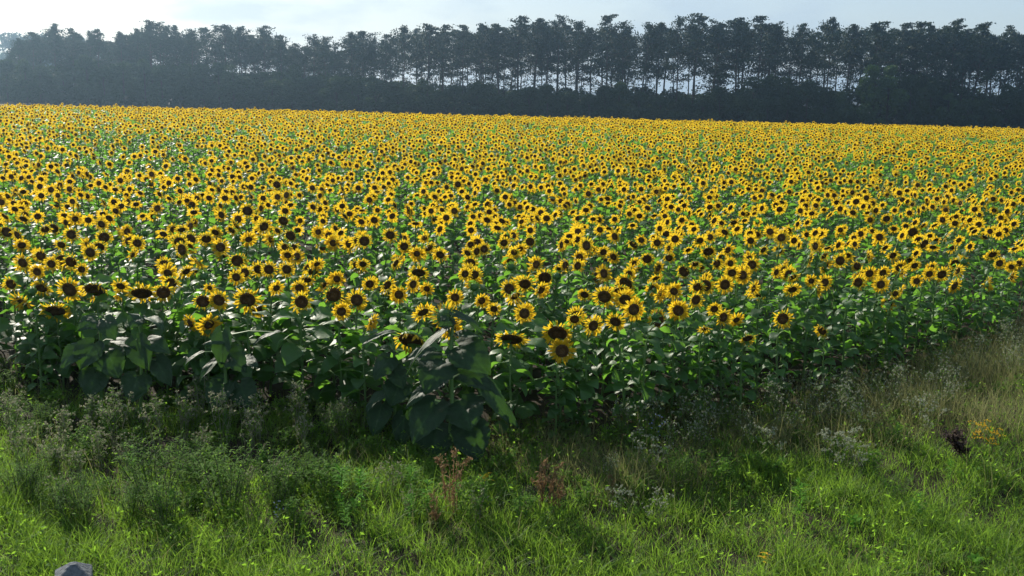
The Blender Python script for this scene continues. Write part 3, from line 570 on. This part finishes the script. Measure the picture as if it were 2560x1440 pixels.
def pine_at(px_, row, y_, top_py, label=None):
    p = at_y(px_, top_py, y_); gz = g(p[0], y_); H = p[2] - gz
    k = PINES[int(rg.integers(len(PINES)))]
    return tree('pine_tree', k, label, 'pine tree', 'pines of the wood behind the field', (p[0], y_, gz - .1), H, 17, rg.uniform(0, 6.28), rg.uniform(.72, 1.3)), H
px_ = -330.; row1 = []
main = [q for q in TOPS if -100 < q[0] < 2700]
for a, b in main: row1.append((a, b))
cnt = {}
for a, b in sorted(row1):
    if a < 30: continue
    j = min(range(len(TL)), key=lambda q: abs(TL[q][0] - a)); side = 'on' if abs(TL[j][0] - a) < 8 else ('right of' if a > TL[j][0] else 'left of')
    c = cnt.setdefault((j, side), []); c.append((a, b))
for (j, side), lst in cnt.items():
    lst.sort(key=lambda q: abs(q[0] - TL[j][0]))
    for q, (a, b) in enumerate(lst):
        lk = 'tall' if b < 56 else 'low-crowned' if b > 84 else 'mid-height'
        lab = ('%s pine forming the %s in the front row' % (lk, TL[j][1])) if side == 'on' else '%s front-row pine, %sto the %s the %s' % (lk, (ORD[q] if q else 'next '), side, TL[j][1])
        if a > 2570: lab = None
        pine_at(a, 0, YT + rg.uniform(-4, 4), b, lab or 'front-row pine beyond the right picture edge')
bk = []
for row, (yy, st) in enumerate([(206, 36), (214, 47), (224, 60)]):
    x0 = -260.
    while x0 < 2850:
        x0 += st * rg.uniform(.5, 1.5) * (.72 if x0 < 900 else 1.0 if x0 < 1400 else 1.45)
        if 8 > x0 > -250: continue
        if 515 < x0 < 548 or 825 < x0 < 842: continue
        top_ = np.interp(x0, tx, ty) + rg.uniform(8, 34)
        r_, H = pine_at(x0, 1, yy + rg.uniform(-3, 3), top_, 'x'); bk.append((row, x0, r_))
        r_['group'] = 'back row pines of the wood'
for row in range(3):
    bb = {}
    for r0, x_, o in bk:
        if r0 == row: j = min(range(len(TL)), key=lambda q: abs(TL[q][0] - x_)); bb.setdefault((j, x_ > TL[j][0]), []).append((abs(x_ - TL[j][0]), o, x_))
    for (j, sd), lst in bb.items():
        for q, (_, o, x_) in enumerate(sorted(lst, key=lambda q: q[0])):
            o['label'] = 'back pine beyond the picture edge, not in view' if not -20 < x_ < 2580 else '%s-row pine, %s%s of the %s' % (['second', 'third', 'rearmost'][row], ORD[q] if q else 'next ', 'right' if sd else 'left', TL[j][1])
# understory trees and bushes
UT = [(-300, 150), (0, 172), (60, 150), (200, 148), (330, 150), (430, 150), (500, 172), (600, 172), (740, 172), (800, 180), (900, 180), (1000, 198), (1200, 212), (1400, 220), (1600, 215), (1800, 225), (1950, 180), (2050, 225), (2150, 185), (2250, 165), (2350, 195), (2450, 235), (2560, 210), (2900, 200)]
ux = [a for a, b in UT]; uy = [b for a, b in UT]
x0 = -60.; q = 0
ubin = {}
while x0 < 2680:
    x0 += rg.uniform(34, 60); y_ = 190 + rg.uniform(-5, 5); tpy = np.interp(x0, ux, uy) + rg.uniform(-22, 26)
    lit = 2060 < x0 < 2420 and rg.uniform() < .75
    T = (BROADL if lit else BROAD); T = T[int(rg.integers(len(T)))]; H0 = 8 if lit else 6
    p = at_y(x0, tpy, y_); gz = g(p[0], y_); H = p[2] - gz
    j = min(range(len(TL)), key=lambda q: abs(TL[q][0] - x0)); ubin.setdefault((j, x0 > TL[j][0]), []).append(x0); o_ = len(ubin[(j, x0 > TL[j][0])]) - 1
    lab = 'x'
    ubin[(j, x0 > TL[j][0])][-1] = (x0, 'sunlit green' if lit else 'dark', tree('broadleaf_tree', T, lab, 'tree', 'broadleaf trees under the pines', (p[0], y_, gz - .1), H, H0, rg.uniform(0, 6.28), 6. / H * 1.15 if not lit else 1.))
for (j, sd), lst in ubin.items():
    for q, (_, c_, o) in enumerate(sorted(lst, key=lambda q: abs(q[0] - TL[j][0]))):
        o['label'] = '%s broadleaf tree below pines, %s%s of the %s' % (c_, ORD[q], 'right' if sd else 'left', TL[j][1])
U = G()
for i in range(1300):
    x_ = rg.uniform(-125, 135); y_ = rg.uniform(195, 212); u_ = 1280 + x_ / y_ * FPX; tp_ = at_y(u_, np.interp(u_, ux, uy) + 14, y_)[2]; gz = g(x_, y_)
    if u_ < -150: continue
    hz_ = gz + (tp_ - gz) * rg.uniform(.0, .95)
    leaves_cloud(rg, U, np.array([x_, y_, hz_]), np.array([2.6, 2.2, 1.3]), 190, .3, .75)
tag(obj('undergrowth', U.mesh('undergrowth', ['broad'], False)), 'dark tangled undergrowth filling the lower part of the wood', 'undergrowth', None, 'stuff')
U = G()
for i in range(260):
    x_ = rg.uniform(-330, -155); y_ = 430 + rg.uniform(-15, 15); gz = g(x_, y_)
    leaves_cloud(rg, U, np.array([x_, y_, gz + rg.uniform(0, 18)]), np.array([5, 4, 3]), 170, .7, 1.5)
tag(obj('distant_wood', U.mesh('distant_wood', ['broad'], False)), 'faint far-off wood showing at the left edge behind the pines', 'wood', None, 'stuff')

# ------------------------------------------------------------------ verge: grass, weeds, post
def noise(x, y, s=0):
    return (np.sin(x * 1.3 + s) * np.sin(y * 1.7 + s * 2) + .6 * np.sin(x * 2.9 + y * 2.1 + s) + .4 * np.sin(x * 5.3 - y * 4.1 + s * 3) + .3 * np.sin(x * 9.1 + y * 7.7)) / 1.6
def blades(x, y, h, w, r, bend, seg=3):
    n = len(x); z = ground(x, y); a = rg.uniform(0, 6.28, n); fa = rg.uniform(0, 6.28, n); t = np.linspace(0, 1, seg + 1)
    d = np.stack([np.cos(a), np.sin(a), 0 * a], -1); s = np.stack([np.cos(fa), np.sin(fa), 0 * a], -1)
    b = bend * h
    C = np.stack([x, y, z - .01], -1)[:, None] + d[:, None] * (b[:, None] * t ** 2)[..., None] + np.array([0, 0, 1.]) * (h[:, None] * (t - .35 * (b / np.maximum(h, 1e-3))[:, None] * t ** 2.2))[..., None]
    wd = w[:, None] * np.interp(t, [0, .4, 1], [.8, 1, .08]); V = np.stack([C - s[:, None] * wd[..., None] / 2, C + s[:, None] * wd[..., None] / 2], 2)
    Q = np.concatenate([np.array([[2 * k, 2 * k + 2, 2 * k + 3, 2 * k + 1]]) for k in range(seg)]); Q = Q[None] + (np.arange(n) * (seg + 1) * 2)[:, None, None]
    return V.reshape(-1, 3), Q.reshape(-1, 4), np.repeat(np.clip(r, 0, 1), (seg + 1) * 2)
def scatter(n, dens):
    x = rg.uniform(-6.5, 7.5, n); y = rg.uniform(4.6, 14, n); k = rg.uniform(0, 1, n) < np.clip(dens(x, y), 0, 1); k &= np.abs(x) < .56 * y + 1.2; return x[k], y[k]
FRp = lambda x, y: y - front(x)                  # >0 inside the field
# distance to the zone where dry weeds take over: measured line px->py
def pixy(x, y): a, b, _ = to_px(np.stack([x, y, ground(x, y)], -1)); return a, b
def dryness(x, y):
    a, b = pixy(x, y); lim = np.interp(a, [0, 900, 1250, 1500, 1700, 1900, 2100, 2350, 2560], [900, 1000, 1250, 1290, 1270, 1200, 1160, 1150, 1130])
    return np.clip((lim - b) / 70 + .3 * noise(x * 2, y * 2, 4), 0, 1) * np.clip((a - 1100) / 200, 0, 1)
def soilness(x, y):
    a, b = pixy(x, y); return np.clip(1.25 - np.hypot((a - 500) / 620, (b - 1140) / 75), 0, 1) * (a < 1150)
x, y = scatter(560000, lambda x, y: (.74 + .55 * noise(x * 1.6, y * 1.6, 1) + .25 * noise(x * 6, y * 6, 5)) * (FRp(x, y) < .25) * (1 - .62 * dryness(x, y)) * (1 - .9 * soilness(x, y)) * np.clip((9.6 - y) / 2.0 + .25, .18, 1))
h = (.17 + .09 * np.clip(noise(x * 1.3, y * 1.3, 2), -.8, 1) + .07 * noise(x * 5.5, y * 5.5, 9) + rg.normal(0, .05, len(x))) ; h = np.clip(h * .8, .04, .36)
h *= np.where(rg.uniform(0, 1, len(x)) < .06, 1.7, 1)
V, Q, r = blades(x, y, h, rg.uniform(.003, .0068, len(x)), .42 + .30 * noise(x * 3, y * 3, 3) + rg.normal(0, .25, len(x)), rg.uniform(.2, 1.1, len(x)))
tag(obj('grass', G().add(V, Q, r).mesh('grass', ['grass'])), 'long bright green grass on the verge in front of the sunflowers', 'grass', None, 'stuff')
print('blades', len(x))
x, y = scatter(260000, lambda x, y: (.5 + .5 * noise(x, y, 7)) * (dryness(x, y) * 1.0 + .06) * (FRp(x, y) < .8))
h = np.clip((.24 + .12 * noise(x * 2, y * 2, 8) + rg.normal(0, .09, len(x))) * (1 + .55 * np.clip((x - 2.5) / 3, 0, 1)), .08, .7)
V, Q, r = blades(x, y, h, rg.uniform(.002, .005, len(x)), .4 + rg.normal(0, .3, len(x)), rg.uniform(.1, .9, len(x)))
tag(obj('dry_grass', G().add(V, Q, r).mesh('dry_grass', ['dry'])), 'olive brown dry grass and stalks along the right side of the verge', 'dry grass', None, 'stuff')
# low leafy ground cover
x, y = scatter(85000, lambda x, y: (.45 + .55 * noise(x, y, 11)) * (FRp(x, y) < .5) * (1 - .6 * soilness(x, y)))
n = len(x); C_ = np.stack([x, y, ground(x, y) + rg.uniform(.02, .24, n)], -1); d = rg.normal(0, 1, (n, 3)) * [1, 1, .5]; d /= np.linalg.norm(d, axis=1)[:, None]; w = np.cross(d, rg.normal(0, 1, (n, 3)) + [0, 0, 1.5]); w /= np.linalg.norm(w, axis=1)[:, None]
L = rg.uniform(.008, .024, n)[:, None]; V = np.stack([C_ - d * L, C_ - w * L * .4, C_ + d * L, C_ + w * L * .4], 1)
tag(obj('ground_cover', G().add(V.reshape(-1, 3), np.arange(n * 4).reshape(-1, 4), np.repeat(rg.uniform(0, 1, n), 4)).mesh('ground_cover', ['herb'], False)), 'small leafy weeds and clover mixed into the verge grass', 'ground cover', None, 'stuff')

def herb_t(rg, H, nst, spread, nleaf, lL, lW, tips=0, tipk=None, branch=0, lean=0, f0=.1, f1=.95, k=3):
    S, F, T = G(), G(), G(); TL_ = []
    for i in range(nst):
        a = rg.uniform(0, 6.28); sp = rg.uniform(.2, 1) * spread; h = H * rg.uniform(.7, 1.05); t = np.linspace(0, 1, 6)
        P = np.stack([math.cos(a) * sp * (.35 + .65 * t ** 1.5) + lean * t, math.sin(a) * sp * (.35 + .65 * t ** 1.5), h * t], -1) + rg.normal(0, .008, (6, 3)) * t[:, None]; S.add(*tube(P, np.linspace(.0038, .0016, 6), k), r=rg.uniform(0, 1))
        pths = [(P, f0)]
        for b in range(branch):
            f = rg.uniform(.35, .9); b0 = np.array([np.interp(f, t, P[:, j]) for j in range(3)]); ab = rg.uniform(0, 6.28); l = H * rg.uniform(.12, .3)
            PB = b0 + np.stack([math.cos(ab) * l * .6 * t, math.sin(ab) * l * .6 * t, l * t - .2 * l * t ** 3], -1); S.add(*tube(PB, np.linspace(.0018, .001, 6), 3), r=rg.uniform(0, 1)); pths.append((PB, .4))
        for PP, ff in pths:
            nn = nleaf if PP is P else max(1, nleaf // 5)
            for j in range(nn):
                f = rg.uniform(ff, f1); b0 = np.array([np.interp(f, t, PP[:, q]) for q in range(3)]); V, Q = leafgeo(rg, lL * rg.uniform(.6, 1.1), lW * rg.uniform(.7, 1.1), 3, 2, rg.uniform(.2, .9), rg.uniform(.3, 1.3), .2, 0, False)
                F.add(V @ rz(rg.uniform(0, 6.28)).T + b0, Q, r=rg.uniform(0, 1))
            if tips: TL_.append(G())
            for j in range(tips):
                e = PP[-1] if tipk != 'spike' else PP[int(rg.integers(2, 6))]; 
                if tipk == 'puff':
                    c = e + rg.normal(0, .014, 3); m = 8; s_ = .006
                elif tipk == 'umbel':
                    c = e + rg.normal(0, 1, 3) * [.022, .022, .004]; m = 9; s_ = .006
                elif tipk == 'spike':
                    f = rg.uniform(.3, 1); c = np.array([np.interp(f, t, PP[:, q]) for q in range(3)]) + rg.normal(0, .006, 3); m = 5; s_ = .006
                else: c = e + rg.normal(0, .03, 3); m = 10; s_ = .011
                cc = c + rg.normal(0, .7, (m, 3)) * s_; d = rg.normal(0, 1, (m, 3)); d /= np.linalg.norm(d, axis=1)[:, None]; w = np.cross(d, rg.normal(0, 1, (m, 3))); w /= np.linalg.norm(w, axis=1)[:, None]
                V = np.stack([cc - d * s_, cc - w * s_ * .6, cc + d * s_, cc + w * s_ * .6], 1); rr_ = np.repeat(rg.uniform(0, 1, m), 4); T.add(V.reshape(-1, 3), np.arange(m * 4).reshape(-1, 4), rr_); TL_[-1].add(V.reshape(-1, 3), np.arange(m * 4).reshape(-1, 4), rr_)
    herb_t.last = TL_
    return S, F, T
KINDS = {}
def kind(nm, mats, parts, variants, **kw):
    out = []
    for _ in range(variants):
        A = herb_t(rg, **kw)
        if nm in ('fluffy', 'dock'): A[0].join(A[2].arr()); A = (A[0], A[1], G())
        if nm in ('umbel', 'ragwort', 'chicory'):
            hs_ = herb_t.last; out.append([(p, a.mesh(p, [m_])) for p, a, m_ in zip(parts[:2], A, mats) if a.n] + [('flower_head', a.mesh('flower_head', [mats[2]])) for a in hs_ if a.n])
        else: out.append([(p, a.mesh(p, [m_])) for p, a, m_ in zip(parts, A, mats) if a.n])
    KINDS[nm] = out
kind('fluffy', ['fluff', 'herb', 'fluff'], ['seeding_stalks', 'leaves', 'seed_heads'], 5, H=.40, nst=5, spread=.15, nleaf=12, lL=.05, lW=.012, tips=2, tipk='puff', branch=5)
kind('bushy', ['stalk', 'herb', 'herb'], ['stalks', 'leaves'], 4, H=.42, nst=20, spread=.24, nleaf=34, lL=.042, lW=.008, branch=3, f0=.03)
kind('weedy', ['stalk', 'herb', 'herb'], ['stalks', 'leaves'], 5, H=.36, nst=9, spread=.2, nleaf=22, lL=.06, lW=.018, branch=4, f0=.05)
kind('leafy', ['stalk', 'bright', 'bright'], ['stalk', 'leaves'], 3, H=.42, nst=1, spread=.03, nleaf=60, lL=.085, lW=.015, f0=.25, f1=1.)
kind('dock', ['rust', 'rust', 'rust'], ['seeding_stalks', 'leaves', 'seed_heads'], 3, H=.42, nst=7, spread=.10, nleaf=2, lL=.05, lW=.01, tips=15, tipk='spike', branch=1)
kind('umbel', ['stalk', 'herb', 'white'], ['stalks', 'leaves', 'flower_heads'], 3, H=.36, nst=5, spread=.14, nleaf=12, lL=.04, lW=.01, tips=5, tipk='umbel', branch=2)
kind('daisy', ['stalk', 'herb', 'white'], ['stalks', 'leaves', 'flower_heads'], 4, H=.48, nst=8, spread=.18, nleaf=14, lL=.035, lW=.010, tips=1, tipk='umbel', branch=5)
kind('ragwort', ['stalk', 'herb', 'yellow'], ['stalks', 'leaves', 'flower_heads'], 2, H=.42, nst=5, spread=.12, nleaf=10, lL=.04, lW=.01, tips=3, tipk='umbel', branch=4)
kind('chicory', ['stalk', 'herb', 'blue'], ['stalks', 'leaves', 'flower_heads'], 1, H=.40, nst=3, spread=.1, nleaf=5, lL=.03, lW=.01, tips=1, tipk='umbel', branch=3)
kind('dead', ['brown', 'brown', 'brown'], ['stalks', 'withered_leaves', 'seed_heads'], 1, H=.36, nst=5, spread=.10, nleaf=34, lL=.055, lW=.026, tips=12, tipk='spike', branch=4, lean=-.22, f0=.45, f1=1.)
kind('yellowing', ['stalk', 'yellow', 'yellow'], ['stalk', 'leaves'], 1, H=.16, nst=1, spread=.02, nleaf=9, lL=.08, lW=.03, f0=.5, f1=1)
kind('broad', ['stalk', 'bright', 'bright'], ['stalk', 'leaves'], 2, H=.12, nst=2, spread=.05, nleaf=9, lL=.08, lW=.04, f0=.3, f1=1)
def weed(nm, name, px_, foot_py, hs, label, group, cat='weed'):
    p = on_plane(px_, foot_py, 0); v = KINDS[nm][int(rg.integers(len(KINDS[nm])))]; r_ = empty(name, (p[0], p[1], g(p[0], p[1]) - .01), rg.uniform(0, 6.28) if nm != 'dead' else 0, hs)
    for pn, me in v: obj(pn, me, r_)
    return tag(r_, label, cat, group)
gF = 'pale fluffy weeds on the left verge'
FL = [(60, 1175, 1.0, 'pale seeding weed at the left picture edge'), (120, 1190, 1.1, 'pale seeding weed just right of the left picture edge'), (205, 1215, .9, 'short fluffy weed in the left clump of seed heads'), (170, 1150, 1.2, 'tall fluffy weed at the back of the left clump'),
      (285, 1115, 1.4, 'tallest pale forked weed stalk standing above the others at left'), (255, 1185, 1.0, 'fluffy weed below the tallest forked stalk'), (230, 1100, 1.1, 'fluffy weed left of the tallest forked stalk'), (320, 1180, .8, 'low fluffy weed by bare soil at left'),
      (400, 1120, 1.2, 'arching seeding weed left of the bushy green herb'), (460, 1100, 1.1, 'arching seeding weed under the leafy low pair'), (560, 1120, 1.3, 'large fluffy weed below the long hanging leaf'), (620, 1150, 1.2, 'fluffy weed below the first large round bloom'),
      (650, 1115, 1.2, 'dense pale weed, middle of the second weed clump'), (735, 1095, 1.4, 'tall branched pale weed right of the second clump'), (760, 1140, 1.0, 'short pale weed under the tall branched one'), (850, 1110, 1.0, 'thin pale weed left of the corner plant'), (20, 1120, 1.1, 'thin pale weed cut by the left edge'), (505, 1060, 1.1, 'pale weed between the two leafy edge plants')]
for a in FL: weed('fluffy', 'fluffy_weed', a[0], a[1], a[2], a[3], gF)
BU = [(390, 1265, 1.25, 'large bushy green herb at left, in front of the pale weeds'), (570, 1290, 1.3, 'large bushy green herb right of the first, above open soil'), (700, 1270, 1.0, 'smaller bushy herb right of the second bush'), (60, 1260, 1.0, 'bushy herb at the left picture edge'), (900, 1090, .85, 'bushy herb beside the leaves of the corner plant'),
      (790, 1230, .9, 'bushy herb left of the bright leafy stalks'), (820, 1080, .75, 'shaded bushy herb left of the corner plant'), (350, 1080, .7, 'shaded bushy herb under the dark leafy plants'), (100, 1080, .75, 'shaded bushy herb under the leftmost blooms'), (640, 1030, .6, 'shaded bushy herb between leafy plants'), (200, 1290, .8, 'low bushy herb left of the large one')]
for a in BU: weed('bushy', 'bushy_herb', a[0], a[1], a[2], a[3], 'bushy herbs on the left verge', 'herb')
LS = [(858, 1290, 1.05, 'bright green leafy stalk, left one of the pair by the corner plant'), (905, 1300, 1.15, 'bright green leafy stalk, right one of the pair by the corner plant'), (1065, 1300, 1.0, 'bright leafy stalk beside the rusty dock'), (1030, 1320, .75, 'shorter bright leafy stalk left of the dock'), (870, 1330, .7, 'short bright leafy stalk below the pair'), (945, 1260, .6, 'small bright leafy stalk on soil before the corner plant')]
for a in LS: weed('leafy', 'leafy_stalk', a[0], a[1], a[2], a[3], 'bright leafy stalks by the corner plant', 'plant')
for a in [(1130, 1300, 1.25, 'rusty seeding dock in front of the corner plant'), (1085, 1330, .75, 'small rusty dock left of the bigger one'), (1357, 1285, 1.2, 'rusty brown dock right of the corner plant'), (1392, 1290, .95, 'slimmer rusty dock touching the right brown one'), (1530, 1250, .5, 'low red-brown dock among dry grass')]:
    weed('dock', 'dock_plant', a[0], a[1], a[2], a[3], 'rusty docks in front of the sunflowers', 'dock')
for a in [(2070, 1190, 1.0, 'white umbel flowers, left plant of the clump in dry grass'), (2110, 1180, 1.1, 'white umbel flowers, middle plant of the clump in dry grass'), (2140, 1200, .9, 'white umbel flowers, right plant of the clump in dry grass'), (2310, 1100, 1.0, 'white umbel beside the withered brown plant'),
          (1640, 1200, .9, 'cream umbel flowers in dark weeds right of the docks'), (1600, 1170, .9, 'cream umbel flowers nearer the sunflowers right of the docks'), (1550, 1310, .8, 'white button flowers above the green grass, right of the docks'), (1640, 1320, .8, 'white button flowers above the green grass, right clump'), (1920, 1160, .9, 'pale umbel left of the white clump')]:
    weed('umbel', 'umbel_flower', a[0], a[1], a[2], a[3], 'white umbel flowers on the right verge', 'wildflower')
weed('ragwort', 'yellow_wildflower', 2440, 1130, .7, 'yellow wildflower cluster in dry grass near the right edge', None, 'wildflower')
weed('ragwort', 'yellow_wildflower', 2475, 1140, .6, 'small orange-yellow wildflower below right of the yellow cluster', None, 'wildflower')
weed('chicory', 'blue_wildflower', 690, 1330, .6, 'small blue wildflowers in grass right of the second bush', None, 'wildflower')
weed('chicory', 'violet_wildflower', 1640, 1130, .9, 'small violet flowers in shaded weeds right of the corner plant', None, 'wildflower')
weed('dead', 'withered_weed', 2430, 1165, 1.0, 'withered dark brown weed leaning left in the dry grass', None)
weed('yellowing', 'yellowing_plant', 1208, 1235, 1.1, 'small plant with yellow leaves before the corner plant', None, 'plant')
weed('yellowing', 'yellowing_plant', 1915, 1425, .8, 'yellowing broad-leaved plant at the bottom of the grass, right half', None, 'plant')
weed('broad', 'broad_leaved_weed', 2130, 1320, 1.0, 'bright broad-leaved weed in the grass, right half', None)
weed('broad', 'broad_leaved_weed', 2430, 1430, 1.1, 'bright broad-leaved weed at the bottom right of the grass', None)
weed('broad', 'broad_leaved_weed', 440, 1270, 1.2, 'bright broad-leaved weed at the foot of the large left bush', None)
# more leafy weeds of the verge belt, told by what they stand beside
REF = [(60, 1180, 'the pale weed at the left edge'), (285, 1120, 'the tallest pale forked stalk'), (390, 1260, 'the large left bushy herb'), (570, 1280, 'the second bushy herb'), (735, 1100, 'the tall branched pale weed'), (880, 1290, 'the bright stalk pair'),
       (1130, 1300, 'the first rusty dock'), (1357, 1285, 'the right rusty dock'), (1640, 1200, 'the cream umbels'), (2110, 1180, 'the white umbel clump'), (2430, 1165, 'the withered brown weed')]
ex = []
for i in range(72):
    u = rg.uniform(0, 1); px_ = rg.uniform(0, 1250) if u < .88 else rg.uniform(1250, 2560)
    fy = rg.uniform(1060, 1330) if px_ < 1250 else rg.uniform(1180, 1330)
    j = min(range(len(REF)), key=lambda q: abs(REF[q][0] - px_) + abs(REF[q][1] - fy)); an = math.atan2(-(fy - REF[j][1]), px_ - REF[j][0]); ex.append((j, int(round(an / (math.pi / 4))) % 8, math.hypot(px_ - REF[j][0], fy - REF[j][1]), px_, fy))
ex.sort(); seen = {}
for j, s_, _, px_, fy in ex:
    c = seen[(j, s_)] = seen.get((j, s_), -1) + 1
    k_ = ['bushy', 'leafy', 'fluffy', 'weedy'][int(rg.choice(4, p=[.28, .14, .16, .42]))]
    nm, lk = {'bushy': ('bushy_herb', 'fine-leaved bushy herb'), 'leafy': ('leafy_stalk', 'bright leafy stalk'), 'fluffy': ('fluffy_weed', 'pale seeding weed'), 'weedy': ('verge_weed', 'green branching weed')}[k_]
    weed(k_, nm, px_, fy, rg.uniform(.55, 1.0), '%s, %s%s %s' % (lk, (ORD[c] if c < 12 else 'far ') + ('one ' if c else 'next one '), SECT[s_], REF[j][2]), 'mixed weeds of the verge')
# uncountable white-dotted weeds along the right edge of the field
WG = G(); DA = []
for _ in range(4):
    S, F, T = herb_t(rg, .48, 7, .18, 12, .035, .010, 1, 'umbel', 5, k=3); DA.append(G().join(S.arr(), 0).join(F.arr(), 1).join(T.arr(), 2).arr())
x, y = scatter(2400, lambda x, y: np.clip(dryness(x, y), 0, 1) * np.clip(.75 - np.abs(FRp(x, y) + .35) / 1.3, 0, 1) * (pixy(x, y)[0] > 1480))
for i in range(len(x)):
    V, Q, r, m_ = DA[i % 4]; V = V @ rz(rg.uniform(0, 6.28)).T * rg.uniform(.6, 1.1) + [x[i], y[i], g(x[i], y[i])]; WG.join((V, Q, r, m_))
if WG.n: tag(obj('white_flowering_weeds', WG.mesh('white_flowering_weeds', ['stalk', 'herb', 'white'])), 'mass of white-dotted weeds along the right foot of the sunflowers', 'weeds', None, 'stuff')
print('daisies', len(x))
# dark weeds between the grass and the crop on the left
WG = G(); DA = []
for _ in range(4):
    S, F, T = herb_t(rg, rg.uniform(.15, .25), 9, .17, 20, .055, .014, 0, None, 2); DA.append(G().join(S.arr(), 0).join(F.arr(), 1).arr())
x, y = scatter(2500, lambda x, y: np.clip(1 - np.abs(FRp(x, y) + .3) / 1.2, 0, 1) * 1.0 * (1 - .5 * soilness(x, y)))
for i in range(len(x)):
    V, Q, r, m_ = DA[i % 4]; V = V @ rz(rg.uniform(0, 6.28)).T * rg.uniform(.5, 1.1) + [x[i], y[i], g(x[i], y[i])]; WG.join((V, Q, r, m_))
tag(obj('tangled_weeds', WG.mesh('tangled_weeds', ['stalk', 'herb'])), 'tangled green weeds between grass and sunflowers', 'weeds', None, 'stuff')

# concrete marker post
tp = at_y(182, 1408, 5.75); gz = g(tp[0], tp[1]); r_ = empty('marker_post', (tp[0], tp[1], gz), R(22)); H = tp[2] - gz; hw = .105
tag(r_, 'grey concrete marker post with low pyramid top at the bottom left', 'marker post')
def sq(w, z, c=.02): return [(-w + c, -w, z), (w - c, -w, z), (w, -w + c, z), (w, w - c, z), (w - c, w, z), (-w + c, w, z), (-w, w - c, z), (-w, -w + c, z)]
V = []; 
for w_, z_ in [(hw * 1.02, -.2), (hw, H - .080), (hw * .985, H - .074), (hw * .95, H - .068), (.02, H)]: V += sq(w_, z_, min(.007, w_ * .6)) + [sq(w_, z_, min(.007, w_ * .6))[0]]
gg = G().add(np.array(V), grid(4, 8), r=.4); q0 = 4 * 9; gg.Q.append(np.array([[q0, q0 + 1, q0 + 2, q0 + 3], [q0, q0 + 3, q0 + 4, q0 + 5], [q0, q0 + 5, q0 + 6, q0 + 7]])); gg.m.append(np.zeros(3, int))
obj('post_body', gg.mesh('post_body', ['stone'], smooth=False), r_)

# ------------------------------------------------------------------ haze
hz = bpy.data.materials.new('haze'); hz.use_nodes = True; n = hz.node_tree.nodes; n.remove(n['Principled BSDF'])
pv = n.new('ShaderNodeVolumePrincipled'); pv.inputs['Color'].default_value = (.50, .74, 1, 1); pv.inputs['Density'].default_value = .00052; pv.inputs['Anisotropy'].default_value = .84
hz.node_tree.links.new(pv.outputs[0], n['Material Output'].inputs['Volume'])
bx, b0, b1, z0, z1 = 1600, -400, 1600, -9, 24
Vv = [(x, y, z) for z in (z0, z1) for x, y in ((-bx, b0), (bx, b0), (bx, b1), (-bx, b1))]
me = bpy.data.meshes.new('haze'); me.from_pydata(Vv, [], [(3, 2, 1, 0), (4, 5, 6, 7), (0, 1, 5, 4), (1, 2, 6, 5), (2, 3, 7, 6), (3, 0, 4, 7)]); me.materials.append(hz)
tag(obj('haze', me), 'thin summer haze in front of the wood', 'haze', None, 'stuff')

for o in SC.objects:
    if not o.parent and 'label' in o and len(o['label'].split()) > 16: print('LONG', o.name, o['label'])
